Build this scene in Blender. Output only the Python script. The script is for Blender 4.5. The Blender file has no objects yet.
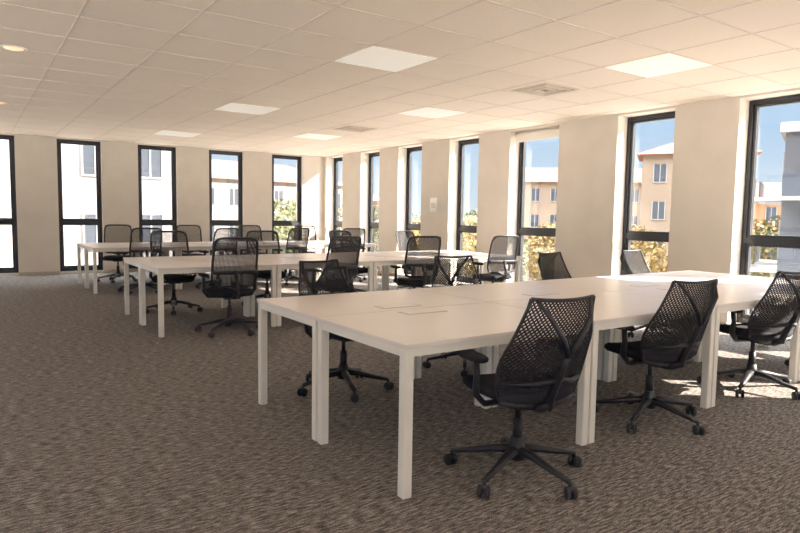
import bpy, bmesh, math, random
import numpy as np
from mathutils import Vector, Matrix
random.seed(4)
S=bpy.context.scene
COL=bpy.context.collection
# ------------------------------------------------------------------ dims
XR,YB,CZ=7.711,14.676,2.833
XL,YF=-5.0,-4.6
# ------------------------------------------------------------------ materials
def mat(name,col,rough=.6,metal=0.,spec=.5):
    m=bpy.data.materials.new(name); m.use_nodes=True
    b=m.node_tree.nodes["Principled BSDF"]
    b.inputs["Base Color"].default_value=(*col,1); b.inputs["Roughness"].default_value=rough
    b.inputs["Metallic"].default_value=metal; b.inputs["Specular IOR Level"].default_value=spec
    return m
def noisy(name,c1,c2,scale=8,rough=.7,bump=0.,stretch=(1,1,1),detail=4,lo=.35,hi=.65,spec=.4,bscale=None):
    m=mat(name,c1,rough,spec=spec); nt=m.node_tree; N=nt.nodes; L=nt.links; b=N["Principled BSDF"]
    tc=N.new("ShaderNodeTexCoord"); mp=N.new("ShaderNodeMapping"); mp.inputs["Scale"].default_value=stretch
    L.new(tc.outputs["Object"],mp.inputs["Vector"])
    n=N.new("ShaderNodeTexNoise"); n.inputs["Scale"].default_value=scale; n.inputs["Detail"].default_value=detail
    L.new(mp.outputs[0],n.inputs["Vector"])
    r=N.new("ShaderNodeValToRGB"); r.color_ramp.elements[0].position=lo; r.color_ramp.elements[1].position=hi
    r.color_ramp.elements[0].color=(*c1,1); r.color_ramp.elements[1].color=(*c2,1)
    L.new(n.outputs["Fac"],r.inputs[0]); L.new(r.outputs[0],b.inputs["Base Color"])
    if bump:
        bp=N.new("ShaderNodeBump"); bp.inputs["Strength"].default_value=bump; bp.inputs["Distance"].default_value=.01
        L.new(n.outputs["Fac"],bp.inputs["Height"]); L.new(bp.outputs[0],b.inputs["Normal"])
    return m
M_wall=noisy("wall_paint",(.65,.585,.505),(.69,.62,.535),3,.85,0,spec=.2)
M_ceil=noisy("ceiling_tile",(.87,.755,.645),(.91,.79,.675),60,.9,.05,spec=.1)
M_grid=mat("ceiling_grid",(.74,.63,.53),.6)
M_frame=mat("window_frame_anodised",(.018,.02,.026),.4,.2)
M_desk=noisy("desk_laminate",(.82,.75,.70),(.84,.77,.72),4,.32,spec=.4)
M_leg=mat("desk_leg_white",(.88,.84,.76),.4)
M_grom=mat("grommet_grey",(.62,.56,.50),.4)
M_blk=noisy("black_plastic",(.012,.012,.017),(.019,.019,.026),30,.45)
M_fab=noisy("black_fabric",(.016,.016,.022),(.028,.028,.036),220,.95,.2,spec=.2)
M_web=mat("black_web",(.013,.012,.017),.6,spec=.3)
M_met=mat("dark_metal",(.05,.05,.055),.3,.8)
M_panel=bpy.data.materials.new("led_diffuser"); M_panel.use_nodes=True
b=M_panel.node_tree.nodes["Principled BSDF"]; b.inputs["Base Color"].default_value=(.9,.87,.80,1)
b.inputs["Emission Color"].default_value=(1,.89,.75,1); b.inputs["Emission Strength"].default_value=.24
M_down=bpy.data.materials.new("downlight_glow"); M_down.use_nodes=True
b=M_down.node_tree.nodes["Principled BSDF"]; b.inputs["Emission Color"].default_value=(1,.42,.16,1); b.inputs["Emission Strength"].default_value=1.3
# glass
M_glass=bpy.data.materials.new("window_glass"); M_glass.use_nodes=True
nt=M_glass.node_tree; nt.nodes.clear()
o=nt.nodes.new("ShaderNodeOutputMaterial"); mx=nt.nodes.new("ShaderNodeMixShader"); tr=nt.nodes.new("ShaderNodeBsdfTransparent"); gl=nt.nodes.new("ShaderNodeBsdfGlossy")
tr.inputs[0].default_value=(.97,.98,.98,1); gl.inputs["Roughness"].default_value=.02; mx.inputs[0].default_value=.05
nt.links.new(tr.outputs[0],mx.inputs[1]); nt.links.new(gl.outputs[0],mx.inputs[2]); nt.links.new(mx.outputs[0],o.inputs[0])
# carpet
M_carpet=mat("carpet",(.1,.08,.07),.95,spec=.1)
nt=M_carpet.node_tree; N=nt.nodes; L=nt.links; b=N["Principled BSDF"]
tc=N.new("ShaderNodeTexCoord"); mp=N.new("ShaderNodeMapping"); mp.inputs["Scale"].default_value=(17,85,1); L.new(tc.outputs["Object"],mp.inputs[0])
n1=N.new("ShaderNodeTexNoise"); n1.inputs["Scale"].default_value=1; n1.inputs["Detail"].default_value=4; n1.inputs["Roughness"].default_value=.65; L.new(mp.outputs[0],n1.inputs["Vector"])
n2=N.new("ShaderNodeTexNoise"); n2.inputs["Scale"].default_value=200; n2.inputs["Detail"].default_value=2; L.new(tc.outputs["Object"],n2.inputs["Vector"])
ad=N.new("ShaderNodeMath"); ad.operation='MULTIPLY_ADD'; ad.inputs[1].default_value=.4; L.new(n2.outputs["Fac"],ad.inputs[0]); 
sc=N.new("ShaderNodeMath"); sc.operation='MULTIPLY'; sc.inputs[1].default_value=.6; L.new(n1.outputs["Fac"],sc.inputs[0]); L.new(sc.outputs[0],ad.inputs[2])
r=N.new("ShaderNodeValToRGB"); e=r.color_ramp.elements; e[0].position=.41; e[0].color=(.042,.037,.036,1); e[1].position=.60; e[1].color=(.42,.385,.355,1)
k=e.new(.5); k.color=(.150,.133,.122,1)
L.new(ad.outputs[0],r.inputs[0]); L.new(r.outputs[0],b.inputs["Base Color"])
bp=N.new("ShaderNodeBump"); bp.inputs["Strength"].default_value=.2; bp.inputs["Distance"].default_value=.004; L.new(n2.outputs["Fac"],bp.inputs["Height"]); L.new(bp.outputs[0],b.inputs["Normal"])

# ------------------------------------------------------------------ mesh builder
class MB:
    def __init__(s): s.v=[];s.f=[];s.m=[];s.mats=[];s.sm=[]
    def mi(s,m):
        if m not in s.mats: s.mats.append(m)
        return s.mats.index(m)
    def add(s,vs,fs,m,smooth=False):
        o=len(s.v); s.v+= [tuple(v) for v in vs]; i=s.mi(m)
        for f in fs: s.f.append(tuple(o+a for a in f)); s.m.append(i); s.sm.append(smooth)
    def box(s,x0,x1,y0,y1,z0,z1,m,ch=0,T=None):
        if ch<=0:
            vs=[(x,y,z) for x in (x0,x1) for y in (y0,y1) for z in (z0,z1)]
            fs=[(0,1,3,2),(4,6,7,5),(0,4,5,1),(2,3,7,6),(0,2,6,4),(1,5,7,3)]
            if T: vs=[T@Vector(v) for v in vs]
            s.add(vs,fs,m)
        else:
            bm=bmesh.new(); bmesh.ops.create_cube(bm,size=1)
            for v in bm.verts: v.co=Vector(((x0+x1)/2+v.co.x*(x1-x0),(y0+y1)/2+v.co.y*(y1-y0),(z0+z1)/2+v.co.z*(z1-z0)))
            bmesh.ops.bevel(bm,geom=bm.edges[:],offset=ch,segments=2,affect='EDGES')
            bm.verts.index_update()
            vs=[v.co.copy() for v in bm.verts]
            if T: vs=[T@v for v in vs]
            s.add(vs,[[v.index for v in f.verts] for f in bm.faces],m); bm.free()
    def tube(s,pts,rad,m,seg=8,flat=1.0,up=None,cap=True,smooth=True,square=False):
        pts=[Vector(p) for p in pts]; n=len(pts)
        if not hasattr(rad,'__len__'): rad=[rad]*n
        vs=[];nrm=None
        for i,p in enumerate(pts):
            t=(pts[min(i+1,n-1)]-pts[max(i-1,0)]).normalized()
            if nrm is None:
                a=Vector(up) if up else (Vector((0,0,1)) if abs(t.z)<.9 else Vector((1,0,0)))
            else: a=nrm
            nrm=(a-t*a.dot(t)).normalized(); bi=t.cross(nrm)
            for k in range(seg):
                an=2*math.pi*(k+.5)/seg
                vs.append(p+nrm*math.cos(an)*rad[i]*flat+bi*math.sin(an)*rad[i])
        fs=[(i*seg+k,i*seg+(k+1)%seg,(i+1)*seg+(k+1)%seg,(i+1)*seg+k) for i in range(n-1) for k in range(seg)]
        if cap: fs+= [tuple(range(seg-1,-1,-1)),tuple((n-1)*seg+k for k in range(seg))]
        s.add(vs,fs,m,smooth)
    def loft(s,rings,m,smooth=True):
        k=len(rings[0]); vs=[v for r in rings for v in r]
        fs=[(i*k+j,i*k+(j+1)%k,(i+1)*k+(j+1)%k,(i+1)*k+j) for i in range(len(rings)-1) for j in range(k)]
        fs+= [tuple(range(k-1,-1,-1)),tuple((len(rings)-1)*k+j for j in range(k))]
        s.add(vs,fs,m,smooth)
    def mesh(s,name):
        me=bpy.data.meshes.new(name); me.from_pydata(s.v,[],s.f)
        for m in s.mats: me.materials.append(m)
        me.polygons.foreach_set("material_index",s.m); me.polygons.foreach_set("use_smooth",s.sm); me.update()
        bm=bmesh.new(); bm.from_mesh(me); bmesh.ops.recalc_face_normals(bm,faces=bm.faces[:]); bm.to_mesh(me); bm.free()
        return me
    def obj(s,name,loc=(0,0,0),rot=0):
        return place(name,s.mesh(name),loc,rot)
def place(name,me,loc=(0,0,0),rot=0):
    ob=bpy.data.objects.new(name,me); ob.location=loc; ob.rotation_euler=(0,0,rot); COL.objects.link(ob); return ob

def sup(cx,cy,z,a,b,n=3.5,k=28,tilt=None):
    R=[]
    for i in range(k):
        t=2*math.pi*i/k; c,s_=math.cos(t),math.sin(t)
        x=cx+a*math.copysign(abs(c)**(2/n),c); y=cy+b*math.copysign(abs(s_)**(2/n),s_)
        zz=z+(tilt(x,y) if tilt else 0); R.append((x,y,zz))
    return R

# ------------------------------------------------------------------ chairs (face +Y)
def base(B,rot=0.3,R=.345):
    for i in range(5):
        a=rot+i*2*math.pi/5; c,s_=math.cos(a),math.sin(a)
        B.tube([(c*.02,s_*.02,.135),(c*.12,s_*.12,.125),(c*.24,s_*.24,.098),(c*R,s_*R,.080)],[.032,.026,.020,.016],M_blk,8,flat=.8)
        B.tube([(c*R,s_*R,.082),(c*R,s_*R,.052)],.010,M_met,8)
        w=a+1.0+i; cw,sw=math.cos(w),math.sin(w)
        cx,cy=c*(R+.006),s_*(R+.006)
        for sd in (-1,1):
            B.tube([(cx+cw*sd*.008,cy+sw*sd*.008,.030),(cx+cw*sd*.012,cy+sw*sd*.012,.030),(cx+cw*sd*.026,cy+sw*sd*.026,.030),(cx+cw*sd*.029,cy+sw*sd*.029,.030)],[.026,.030,.030,.024],M_blk,14)
        B.tube([(cx-cw*.026,cy-sw*.026,.044),(cx+cw*.026,cy+sw*.026,.044)],.018,M_blk,8)
    B.tube([(0,0,.085),(0,0,.15),(0,0,.20)],[.045,.042,.034],M_blk,16)
    B.tube([(0,0,.18),(0,0,.30)],.026,M_blk,14)
    B.tube([(0,0,.28),(0,0,.41)],.016,M_met,12)
def web_chair():
    B=MB(); base(B,-math.pi/2+.2)
    # mechanism
    B.box(-.075,.075,-.13,.10,.385,.43,M_blk,.012)
    B.tube([(0,-.10,.40),(0,-.19,.405),(0,-.26,.44)],[.045,.04,.03],M_blk,10,flat=.6)
    # seat
    tl=lambda x,y: -.35*max(0,y-.15)**1.5*1.5+.06*(x/.25)**2*.35
    rings=[sup(0,.02,.425,.20,.19,3,tilt=tl),sup(0,.02,.432,.235,.225,3.2,tilt=tl),sup(0,.02,.452,.252,.24,3.4,tilt=tl),sup(0,.02,.474,.250,.238,3.4,tilt=tl),sup(0,.02,.488,.232,.222,3.2,tilt=tl),sup(0,.02,.494,.16,.16,3,tilt=tl)]
    B.loft(rings,M_fab)
    # back surface
    kv=[0,.15,.35,.6,.85,1]; kw=[.215,.245,.258,.232,.192,.175]
    def P(u,v,off=0):
        vv=min(1,max(0,v)); hw=float(np.interp(vv,kv,kw)); 
        hw=.5*hw+.25*float(np.interp(min(1,vv+.08),kv,kw))+.25*float(np.interp(max(0,vv-.08),kv,kw))
        x=u*hw
        z=.445+(.51+.010*u*u)*v
        y=-.195-.15*v+.045*math.sin(math.pi*min(1,v*1.6))*(1 if v<.62 else 0.0)*.6+.04*u*u*(1-.5*v)-off
        return Vector((x,y,z))
    nu,nv=18,22
    def strand(a,b_):
        seg=[P(a[0]+(b_[0]-a[0])*t/8,a[1]+(b_[1]-a[1])*t/8) for t in range(9)]
        rr=[.0036+.0036*(1-(a[1]+(b_[1]-a[1])*t/8))**1.4 for t in range(9)]
        B.tube(seg,rr,M_web,4,cap=False,smooth=False,up=(0,1,0))
    for k in range(-nv,nu+1):
        i0=max(k,0); j0=i0-k; i1=min(nu,nv+k); j1=i1-k
        if i1>i0: strand((2*i0/nu-1,j0/nv),(2*i1/nu-1,j1/nv))
        i0b,i1b=nu-i0,nu-i1
        if i1>i0: strand((2*i0b/nu-1,j0/nv),(2*i1b/nu-1,j1/nv))
    for j in range(0,8):
        B.tube([P(u/10,j*.03,.0) for u in range(-10,11)],.0060,M_web,4,smooth=False,up=(0,1,0))
    for sd in (-1,1):
        B.tube([P(sd,v/12) for v in range(13)],[.009]*12+[.011],M_blk,8)
    B.tube([P(u/10,1) for u in range(-10,11)],.010,M_blk,8)
    B.tube([P(u/10,0) for u in range(-10,11)],.012,M_blk,8)
    # Y tower behind
    B.tube([(0,-.24,.42),(0,-.27,.50),(0,-.335,.62),(0,-.375,.72)],[.026,.024,.020,.020],M_blk,10,flat=.7)
    for sd in (-1,1):
        B.tube([(0,-.373,.70),(sd*.045,-.395,.78),(sd*.105,-.390,.87),P(sd*.86,1)],[.017,.015,.012,.010],M_blk,8)
        B.tube([(0,-.30,.57),(sd*.12,-.26,.55),P(sd,.18)],[.016,.013,.010],M_blk,8)
        B.tube([(0,-.17,.41),(sd*.14,-.19,.43),P(sd,0)],[.022,.018,.012],M_blk,8)
        # armrest
        B.tube([(sd*.10,-.03,.405),(sd*.24,-.05,.415),(sd*.295,-.06,.47),(sd*.30,-.075,.56),(sd*.295,-.06,.635)],[.020,.022,.022,.019,.018],M_blk,8,flat=.7)
        rings=[sup(sd*.293,-.01,z-.018,a,b2,3,18) for z,a,b2 in ((.652,.03,.105),(.660,.042,.122),(.676,.044,.125),(.684,.034,.112))]
        B.loft(rings,M_fab)
    return B.mesh("web_back_chair")
def task_chair():
    B=MB(); base(B,.1)
    B.box(-.09,.09,-.14,.12,.385,.43,M_blk,.012)
    tl=lambda x,y: -.4*max(0,y-.14)**1.5*1.5
    rings=[sup(0,.02,.42,.21,.20,3.5,tilt=tl),sup(0,.02,.435,.245,.235,3.8,tilt=tl),sup(0,.02,.46,.25,.24,3.8,tilt=tl),sup(0,.02,.482,.243,.233,3.8,tilt=tl),sup(0,.02,.492,.19,.19,3.4,tilt=tl)]
    B.loft(rings,M_fab)
    def P(u,v):
        x=u*(.245-.012*v); z=.535+.53*v
        y=-.225-.11*v+.045*math.sin(math.pi*v)*(.5)+.035*u*u
        return Vector((x,y,z))
    nu,nv=36,40
    for i in range(1,nu):
        B.tube([P(2*i/nu-1,t/8) for t in range(9)],.0033,M_web,4,cap=False,smooth=False,up=(0,1,0))
    for j in range(1,nv):
        B.tube([P(t/4-1,j/nv) for t in range(9)],.0033,M_web,4,cap=False,smooth=False,up=(0,1,0))
    loop=[]
    for i in range(49):
        t=2*math.pi*i/48; c,s_=math.cos(t),math.sin(t); n=7
        loop.append(P(math.copysign(abs(c)**(2/n),c),.5+.5*math.copysign(abs(s_)**(2/n),s_)))
    B.tube(loop,.015,M_blk,8,flat=.8,up=(0,1,0),cap=False)
    B.tube([P(u/8,.30)+Vector((0,-.012,0)) for u in range(-8,9)],.022,M_blk,8,flat=.4,up=(0,1,0))
    B.tube([(0,-.10,.405),(0,-.22,.415),(0,-.30,.47),(0,-.31,.58),P(0,.32)+Vector((0,-.02,0))],[.034,.032,.028,.025,.022],M_blk,10,flat=.7)
    for sd in (-1,1):
        B.tube([(0,-.30,.50),(sd*.10,-.285,.53),P(sd*.75,.02)],[.018,.016,.012],M_blk,8)
        B.tube([(sd*.10,.0,.41),(sd*.24,-.01,.42),(sd*.285,-.015,.48),(sd*.285,-.02,.64)],[.020,.022,.022,.017],M_blk,8)
        rings=[sup(sd*.283,.0,z,a,b2,3.2,18) for z,a,b2 in ((.636,.03,.11),(.645,.042,.125),(.662,.044,.128),(.670,.034,.115))]
        B.loft(rings,M_fab)
    return B.mesh("mesh_task_chair")
ME_web=web_chair(); ME_task=task_chair()

# ------------------------------------------------------------------ desk module
DX,DY=1.343,.90
def desk():
    B=MB(); w=DX/2-.002; d=DY/2-.003
    B.box(-w,w,-d,d,.716,.74,M_desk,.002)
    for sx in (-1,1):
        for sy in (-1,1):
            cx,cy=sx*(w-.030),sy*(d-.032)
            B.box(cx-.025,cx+.025,cy-.025,cy+.025,.0,.716,M_leg,.003)
    B.box(-w+.055,w-.055,-d+.012,-d+.05,.676,.716,M_leg)
    B.box(-w+.055,w-.055,d-.05,d-.012,.676,.716,M_leg)
    for sx in (-1,1): B.box(sx*(w-.030)-.02,sx*(w-.030)+.02,-d+.05,d-.05,.676,.716,M_leg)
    B.box(-.15,.15,d-.19,d-.07,.739,.7425,M_grom,.001)
    B.box(-.135,.135,d-.178,d-.082,.7425,.7435,M_desk,0)
    return B.mesh("office_desk")
ME_desk=desk()
BX0=1.633
benches=[2.30,6.82,10.98]
for by in benches:
    for k in range(4):
        cx=BX0+DX*(k+.5)
        place("office_desk",ME_desk,(cx,by+DY/2,0),0)
        place("office_desk",ME_desk,(cx,by+DY*1.5,0),math.pi)
R=random.uniform
def ch(me,name,x,y,rot): place(name,me,(x,y,0),rot)
near1=[(2.31,2.24,-.18),(3.70,2.40,-.20),(5.10,2.42,-.26),(6.45,2.35,-.15)]
for x,y,a in near1: ch(ME_web,"web_back_chair",x,y,a)
for x,y,a in [(2.33,4.10,math.pi+.15),(3.60,4.15,math.pi-.3),(5.10,4.2,math.pi+.1),(6.48,4.2,math.pi)]: ch(ME_web,"web_back_chair",x,y,a)
cols=[BX0+DX*(k+.5) for k in range(4)]
for bi,by in enumerate(benches[1:]):
    for k,x in enumerate(cols):
        ch(ME_task,"mesh_task_chair",x+R(-.08,.08)+(.12 if (bi==0 and k==0) else 0),by-.0+R(-.06,.06),R(-.3,.3))
        ch(ME_task,"mesh_task_chair",x+R(-.08,.08),by+2*DY+R(-.06,.06),math.pi+R(-.35,.35))

# ------------------------------------------------------------------ room shell
B=MB(); B.box(XL,XR+.35,YF,YB+.35,-.2,0,M_carpet); B.obj("floor")
B=MB(); B.box(XL-.35,XR+.35,YF-.35,YB+.35,CZ,CZ+.25,M_ceil)
TX,TY=.745,.724
gx0=3.37-TX/2; gy0=5.17-TY/2
x=gx0-12*TX
while x<XR:
    if x>XL: B.box(x-.008,x+.008,YF,YB,CZ-.004,CZ+.01,M_grid)
    x+=TX
y=gy0-20*TY
while y<YB:
    if y>YF: B.box(XL,XR,y-.008,y+.008,CZ-.0045,CZ+.01,M_grid)
    y+=TY
B.obj("ceiling")
WR=[(13.70,14.55),(12.0,12.82),(10.40,11.25),(8.66,9.50),(6.78,7.86),(4.82,5.70),(3.10,3.98),(1.40,2.28),(-.30,.58),(-2.0,-1.12),(-3.7,-2.82)]
WB=[(1.56+1.567*(k),2.39+1.567*(k)) for k in range(-4,4)]
WL=[(YF+.3+1.6*k,YF+1.75+1.6*k) for k in range(12) if YF+1.75+1.6*k<YB-.1]  # unseen side glazing, added and widened to let in fill daylight
WF=[(XL+.3+1.6*k,XL+1.75+1.6*k) for k in range(8) if XL+1.75+1.6*k<XR-.1]  # rear windows out of view, invented to brighten the room
TH=.35; Z0,Z1=.06,CZ-.03
def wall(name,ops,lo,hi,box):
    B=MB(); c=lo
    for a,b_ in sorted(ops):
        box(B,c,a,0,CZ); c=b_
        box(B,a,b_,0,Z0); box(B,a,b_,Z1,CZ)
    box(B,c,hi,0,CZ); B.obj(name)
wall("wall_right",WR,YF,YB+TH,lambda B,a,b_,z0,z1:B.box(XR,XR+TH,a,b_,z0,z1,M_wall))
wall("wall_back",WB,XL,XR,lambda B,a,b_,z0,z1:B.box(a,b_,YB,YB+TH,z0,z1,M_wall))
wall("wall_left",WL,YF,YB+TH,lambda B,a,b_,z0,z1:B.box(XL-TH,XL,a,b_,z0,z1,M_wall))
wall("wall_front",WF,XL-TH,XR+TH,lambda B,a,b_,z0,z1:B.box(a,b_,YF-TH,YF,z0,z1,M_wall))
def window(n,a,b_,fn,d0=.22):
    B=MB(); f=.055; D0,D1=d0,d0+.10
    q=lambda u0,u1,dd0,dd1,z0,z1,m:B.box(*fn(u0,u1,dd0,dd1),z0,z1,m)
    q(a,a+f,D0,D1,Z0,Z1,M_frame); q(b_-f,b_,D0,D1,Z0,Z1,M_frame)
    q(a+f,b_-f,D0,D1,Z1-f,Z1,M_frame); q(a+f,b_-f,D0,D1,Z0,Z0+f+.02,M_frame)
    q(a+f,b_-f,D0,D1,1.06,1.13,M_frame)
    s0,s1=a+f,b_-f; g=.035
    for (z0,z1) in ((1.13,Z1-f),(Z0+f+.02,1.06)):
        q(s0,s0+g,D0+.02,D1-.02,z0,z1,M_frame); q(s1-g,s1,D0+.02,D1-.02,z0,z1,M_frame)
        q(s0+g,s1-g,D0+.02,D1-.02,z1-g,z1,M_frame); q(s0+g,s1-g,D0+.02,D1-.02,z0,z0+g,M_frame)
        q(s0+g,s1-g,D0+.045,D0+.053,z0+g,z1-g,M_glass)
    q(s0+.008,s0+.026,D0-.03,D0+.02,1.45,1.47,M_met); q(s0+.008,s0+.026,D0-.03,D0-.018,1.36,1.47,M_met)
    B.obj("window_%d"%n)
n=1
for a,b_ in WR: window(n,a,b_,lambda u0,u1,d0,d1:(XR+d0,XR+d1,u0,u1)); n+=1
for a,b_ in WB: window(n,a,b_,lambda u0,u1,d0,d1:(u0,u1,YB+d0,YB+d1),.06); n+=1
for a,b_ in WL: window(n,a,b_,lambda u0,u1,d0,d1:(XL-d1,XL-d0,u0,u1)); n+=1
for a,b_ in WF: window(n,a,b_,lambda u0,u1,d0,d1:(u0,u1,YF-d1,YF-d0)); n+=1
M_base=mat("baseboard",(.42,.36,.29),.6)
def bb(name,ops,lo,hi,fn):
    B=MB(); c=lo
    for a,b_ in sorted(ops):
        B.box(*fn(c,a),0,.07,M_base); c=b_
    B.box(*fn(c,hi),0,.07,M_base); B.obj(name)
bb("baseboard_right",WR,YF,YB-.012,lambda a,b_:(XR-.012,XR,a,b_))
bb("baseboard_back",WB,XL,XR,lambda a,b_:(a,b_,YB-.012,YB))
def led(x,y):
    B=MB(); B.box(x-TX/2+.012,x+TX/2-.012,y-TY/2+.012,y+TY/2-.012,CZ-.007,CZ+.0,M_panel); B.obj("ceiling_light_panel")
for x,y in [(3.37,5.17),(3.37,8.79),(3.37,12.41),(5.605,3.72),(5.605,7.34),(5.605,10.96),(3.37,1.55),(3.37,-2.07),(5.605,.10),(5.605,-3.52),(-1.1,1.55),(-1.1,-2.07),(-3.3,5.17),(-3.3,8.79),(-3.3,0.10)]: led(x,y)
M_grille=mat("vent_grille",(.60,.49,.37),.5); M_dark=mat("vent_dark",(.30,.23,.17),.8)
def vent(x,y):
    B=MB(); w,d=TX/2-.02,TY/2-.02
    B.box(x-w,x+w,y-d,y+d,CZ-.006,CZ,M_ceil)
    for i,s_ in enumerate((.80,.62,.44,.26)):
        a,b_=w*s_,d*s_; t=.030; z=CZ-.006-.004*(i%2)
        B.box(x-a,x+a,y-b_,y-b_+t,z-.008,CZ-.006,M_grille); B.box(x-a,x+a,y+b_-t,y+b_,z-.008,CZ-.006,M_grille)
        B.box(x-a,x-a+t,y-b_+t,y+b_-t,z-.008,CZ-.006,M_grille); B.box(x+a-t,x+a,y-b_+t,y+b_-t,z-.008,CZ-.006,M_grille)
    B.box(x-w*.78,x+w*.78,y-d*.78,y+d*.78,CZ-.0075,CZ-.006,M_dark)
    B.obj("ceiling_vent")
vent(5.605,5.17-.0); vent(5.605,9.51)
def down(x,y):
    B=MB(); k=28
    ring=lambda r,z:[(x+r*math.cos(2*math.pi*i/k),y+r*math.sin(2*math.pi*i/k),z) for i in range(k)]
    B.loft([ring(.11,CZ),ring(.11,CZ-.008),ring(.085,CZ-.008),ring(.083,CZ-.002)],M_leg)
    B.loft([ring(.083,CZ-.001),ring(.081,CZ-.007)],M_down)
    B.obj("ceiling_downlight")
for x,y in [(.41,6.96),(.41,10.6),(.41,3.3)]: down(x,y)
B=MB(); M_blind=mat("blind_white",(.8,.74,.66),.6)
B.tube([(XR+.15,6.80,CZ-.09),(XR+.15,7.84,CZ-.09)],.045,M_blind,16); B.box(XR+.10,XR+.104,6.82,7.82,CZ-.20,CZ-.09,M_blind); B.box(XR+.095,XR+.11,6.82,7.82,CZ-.215,CZ-.195,M_blind); B.obj("roller_blind")
M_paper=mat("notice_paper",(.9,.88,.84),.6)
B=MB(); B.box(XR-.012,XR,9.86,10.08,1.42,1.70,M_paper,.003); B.box(XR-.014,XR-.012,9.90,10.04,1.50,1.60,M_grom); B.obj("wall_notice")

# ------------------------------------------------------------------ outdoors
GZ=-8
M_fa=[noisy("render_beige",(.155,.105,.07),(.185,.13,.085),.4,.9),noisy("render_pale",(.17,.15,.14),(.22,.195,.18),.5,.9),noisy("render_grey",(.03,.03,.035),(.045,.045,.05),.4,.8),noisy("render_orange",(.20,.09,.04),(.24,.11,.05),.4,.9)]
M_roof=noisy("roof_tile",(.14,.04,.018),(.19,.065,.03),3,.9)
M_wn=mat("building_glass",(.025,.03,.04),.3); M_wht=mat("building_trim",(.20,.185,.17),.6)
def building(name,cx,cy,w,d,top,rot,fm,roof=True,nf=None,balc=False):
    B=MB(); H=top-GZ
    B.box(-w/2,w/2,-d/2,d/2,0,H,fm)
    if roof:
        e=.5; vs=[(-w/2-e,-d/2-e,H),(w/2+e,-d/2-e,H),(w/2+e,d/2+e,H),(-w/2-e,d/2+e,H),(-w/2+min(w,d)*.35,0,H+d*.2),(w/2-min(w,d)*.35,0,H+d*.2)]
        B.add(vs,[(0,1,5,4),(1,2,5),(2,3,4,5),(3,0,4),(0,3,2,1)],M_roof)
    else: B.box(-w/2-.2,w/2+.2,-d/2-.2,d/2+.2,H,H+.4,M_wht)
    fl=3.0; z=H-2.2
    while z>0:
        for side in range(4):
            Lw=w if side%2==0 else d
            cnt=int(Lw/2.1)
            for i in range(cnt):
                t=-Lw/2+Lw*(i+.5)/cnt
                def bx(u0,u1,o0,o1,z0,z1,m):
                    if side==0: B.box(u0,u1,-d/2-o1,-d/2-o0,z0,z1,m)
                    if side==2: B.box(u0,u1,d/2+o0,d/2+o1,z0,z1,m)
                    if side==1: B.box(w/2+o0,w/2+o1,u0,u1,z0,z1,m)
                    if side==3: B.box(-w/2-o1,-w/2-o0,u0,u1,z0,z1,m)
                bx(t-.45,t+.45,.0,.03,z,z+1.4,M_wn)
                bx(t-.52,t-.45,.0,.08,z-.07,z+1.47,M_wht); bx(t+.45,t+.52,0,.08,z-.07,z+1.47,M_wht); bx(t-.45,t+.45,0,.08,z-.07,z,M_wht); bx(t-.03,t+.03,0,.06,z,z+1.4,M_wht)
                if balc and i%2==0:
                    bx(t-1.3,t+1.3,0,1.2,z-.6,z-.45,M_wht); bx(t-1.3,t+1.3,1.15,1.2,z-.45,z+.45,M_wn)
        z-=fl
    ob=B.obj(name,(cx,cy,GZ),rot)
def pol(deg,dist): a=math.radians(deg); return dist*math.sin(a),dist*math.cos(a)
building("pale_office_block",-2,33,19,10,14,0,M_fa[1],False)
x,y=pol(21,62); building("apartment_building",x,y,16,10,4.2,.2,M_fa[1])
x,y=pol(27,75); building("apartment_building",x,y,14,10,3,-.2,M_fa[0])
x,y=pol(50.5,80); building("apartment_building",x,y,22,10,5.5,-.75,M_fa[0])
x,y=pol(59.7,58); building("apartment_building",x,y,8,6,6.6,-1.0,M_fa[0])
x,y=pol(66,80); building("apartment_building",x,y,14,10,3.6,-1.1,M_fa[3])
x,y=pol(73,34); building("grey_apartment_building",x,y,8,7,5.0,-1.2,M_fa[2],False,balc=True)
M_bounce_paving=noisy("outdoor_ground",(.30,.28,.24),(.42,.38,.33),.3,.95)  # pale paving, tone chosen to bounce daylight up to the ceiling
B=MB(); B.box(-150,170,-120,170,GZ-1,GZ,M_bounce_paving); B.obj("ground")
M_bark=mat("bark",(.05,.035,.025),.9)
M_lf=[noisy("leaves_green",(.035,.042,.012),(.10,.095,.025),3,.8),noisy("leaves_yellow",(.12,.075,.018),(.19,.12,.028),3,.8)]
def tree_mesh(name,lm,h=9):
    B=MB(); rnd=random.Random(h)
    B.tube([(0,0,0),(.1,0,h*.3),(0,.1,h*.6)],[.3,.22,.12],M_bark,8)
    for i in range(6):
        a=i*1.05; B.tube([(0,0,h*.35+i*.2),(math.cos(a)*h*.15,math.sin(a)*h*.15,h*.6),(math.cos(a)*h*.22,math.sin(a)*h*.22,h*.75)],[.12,.08,.03],M_bark,6)
    for i in range(2600):
        while True:
            p=Vector((rnd.uniform(-1,1),rnd.uniform(-1,1),rnd.uniform(-1,1)))
            if .35<p.length<1: break
        p=Vector((p.x*h*.30,p.y*h*.30,h*.66+p.z*h*.34)); s_=rnd.uniform(.10,.24)
        a=Vector((rnd.uniform(-1,1),rnd.uniform(-1,1),rnd.uniform(-1,1))).normalized(); b2=a.orthogonal().normalized()
        B.add([p-a*s_,p+b2*s_*.7,p+a*s_,p-b2*s_*.7],[(0,1,2,3)],lm)
    return B.mesh(name)
T=[tree_mesh("tree_a",M_lf[0],10),tree_mesh("tree_b",M_lf[1],9)]
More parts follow.
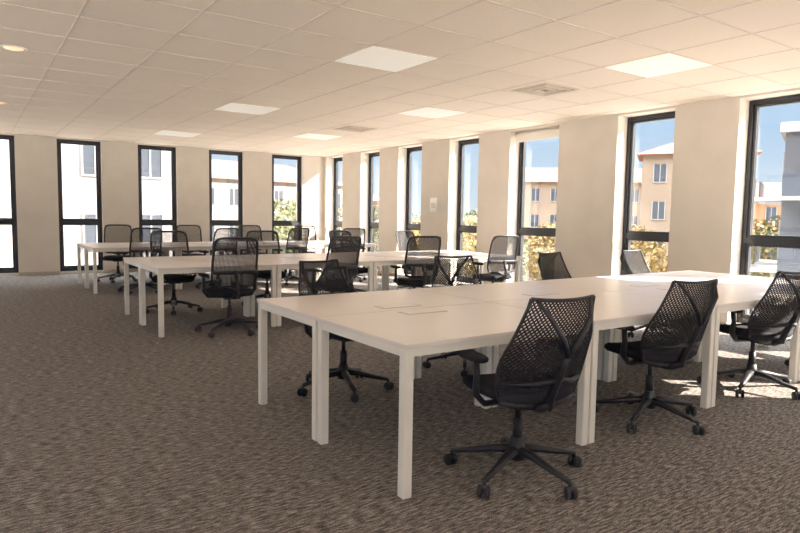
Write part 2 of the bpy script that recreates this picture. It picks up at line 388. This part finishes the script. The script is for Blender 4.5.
for i,(dg,ds) in enumerate([(40.5,40),(42.5,44),(36,42),(31,46),(48.5,58),(37.5,56),(64.5,56),(67,50),(55,46),(24,50),(52,62)]):
    x,y=pol(dg,ds); place("tree",T[(i+1)%2],(x,y,GZ+(0 if i%3 else .5)),i*1.3)

# ------------------------------------------------------------------ light
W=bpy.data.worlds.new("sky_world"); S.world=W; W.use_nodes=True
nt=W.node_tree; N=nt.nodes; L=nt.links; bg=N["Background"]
tc=N.new("ShaderNodeTexCoord"); sp=N.new("ShaderNodeSeparateXYZ"); L.new(tc.outputs["Generated"],sp.inputs[0])
r=N.new("ShaderNodeValToRGB"); e=r.color_ramp.elements; e[0].position=0; e[0].color=(.76,.86,.95,1); e[1].position=.5; e[1].color=(.86,.89,.95,1)
k=e.new(.13); k.color=(.46,.68,.93,1)
k=e.new(.30); k.color=(.30,.54,.90,1)
L.new(sp.outputs["Z"],r.inputs[0]); L.new(r.outputs[0],bg.inputs["Color"])
mr=N.new("ShaderNodeMapRange"); mr.interpolation_type='SMOOTHSTEP'; mr.inputs[1].default_value=.32; mr.inputs[2].default_value=.56; mr.inputs[3].default_value=1.0; mr.inputs[4].default_value=20  # sky strength boosted higher up, out of view, to light the interior
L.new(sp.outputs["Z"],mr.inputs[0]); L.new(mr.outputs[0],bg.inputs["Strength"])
sun=bpy.data.lights.new("sun","SUN"); sun.energy=36; sun.angle=.009; sun.color=(1,.87,.72)
so=bpy.data.objects.new("sun",sun); COL.objects.link(so)
az=Vector((-.78,.62,0)).normalized(); el=math.radians(29.5); dirv=Vector((az.x*math.cos(el),az.y*math.cos(el),-math.sin(el)))
so.rotation_euler=dirv.to_track_quat('-Z','Y').to_euler(); so.location=(30,-20,20)

# ------------------------------------------------------------------ camera
f,th,ph,ro,h=624.06,.6062,.0810,.0157,1.3301
d=Vector((math.sin(th)*math.cos(ph),math.cos(th)*math.cos(ph),-math.sin(ph)))
r0=Vector((math.cos(th),-math.sin(th),0)); u0=r0.cross(d)
rr=r0*math.cos(ro)+u0*math.sin(ro); uu=-r0*math.sin(ro)+u0*math.cos(ro)
cd=bpy.data.cameras.new("camera"); cd.sensor_width=36; cd.lens=f*36/800; cd.clip_end=500
co=bpy.data.objects.new("camera",cd); COL.objects.link(co)
Mx=Matrix((rr,uu,-d)).transposed().to_4x4(); Mx.translation=(0,0,h); co.matrix_world=Mx
S.camera=co
S.view_settings.view_transform='Standard'; S.view_settings.look='None'; S.view_settings.exposure=0.08; S.view_settings.gamma=1.12
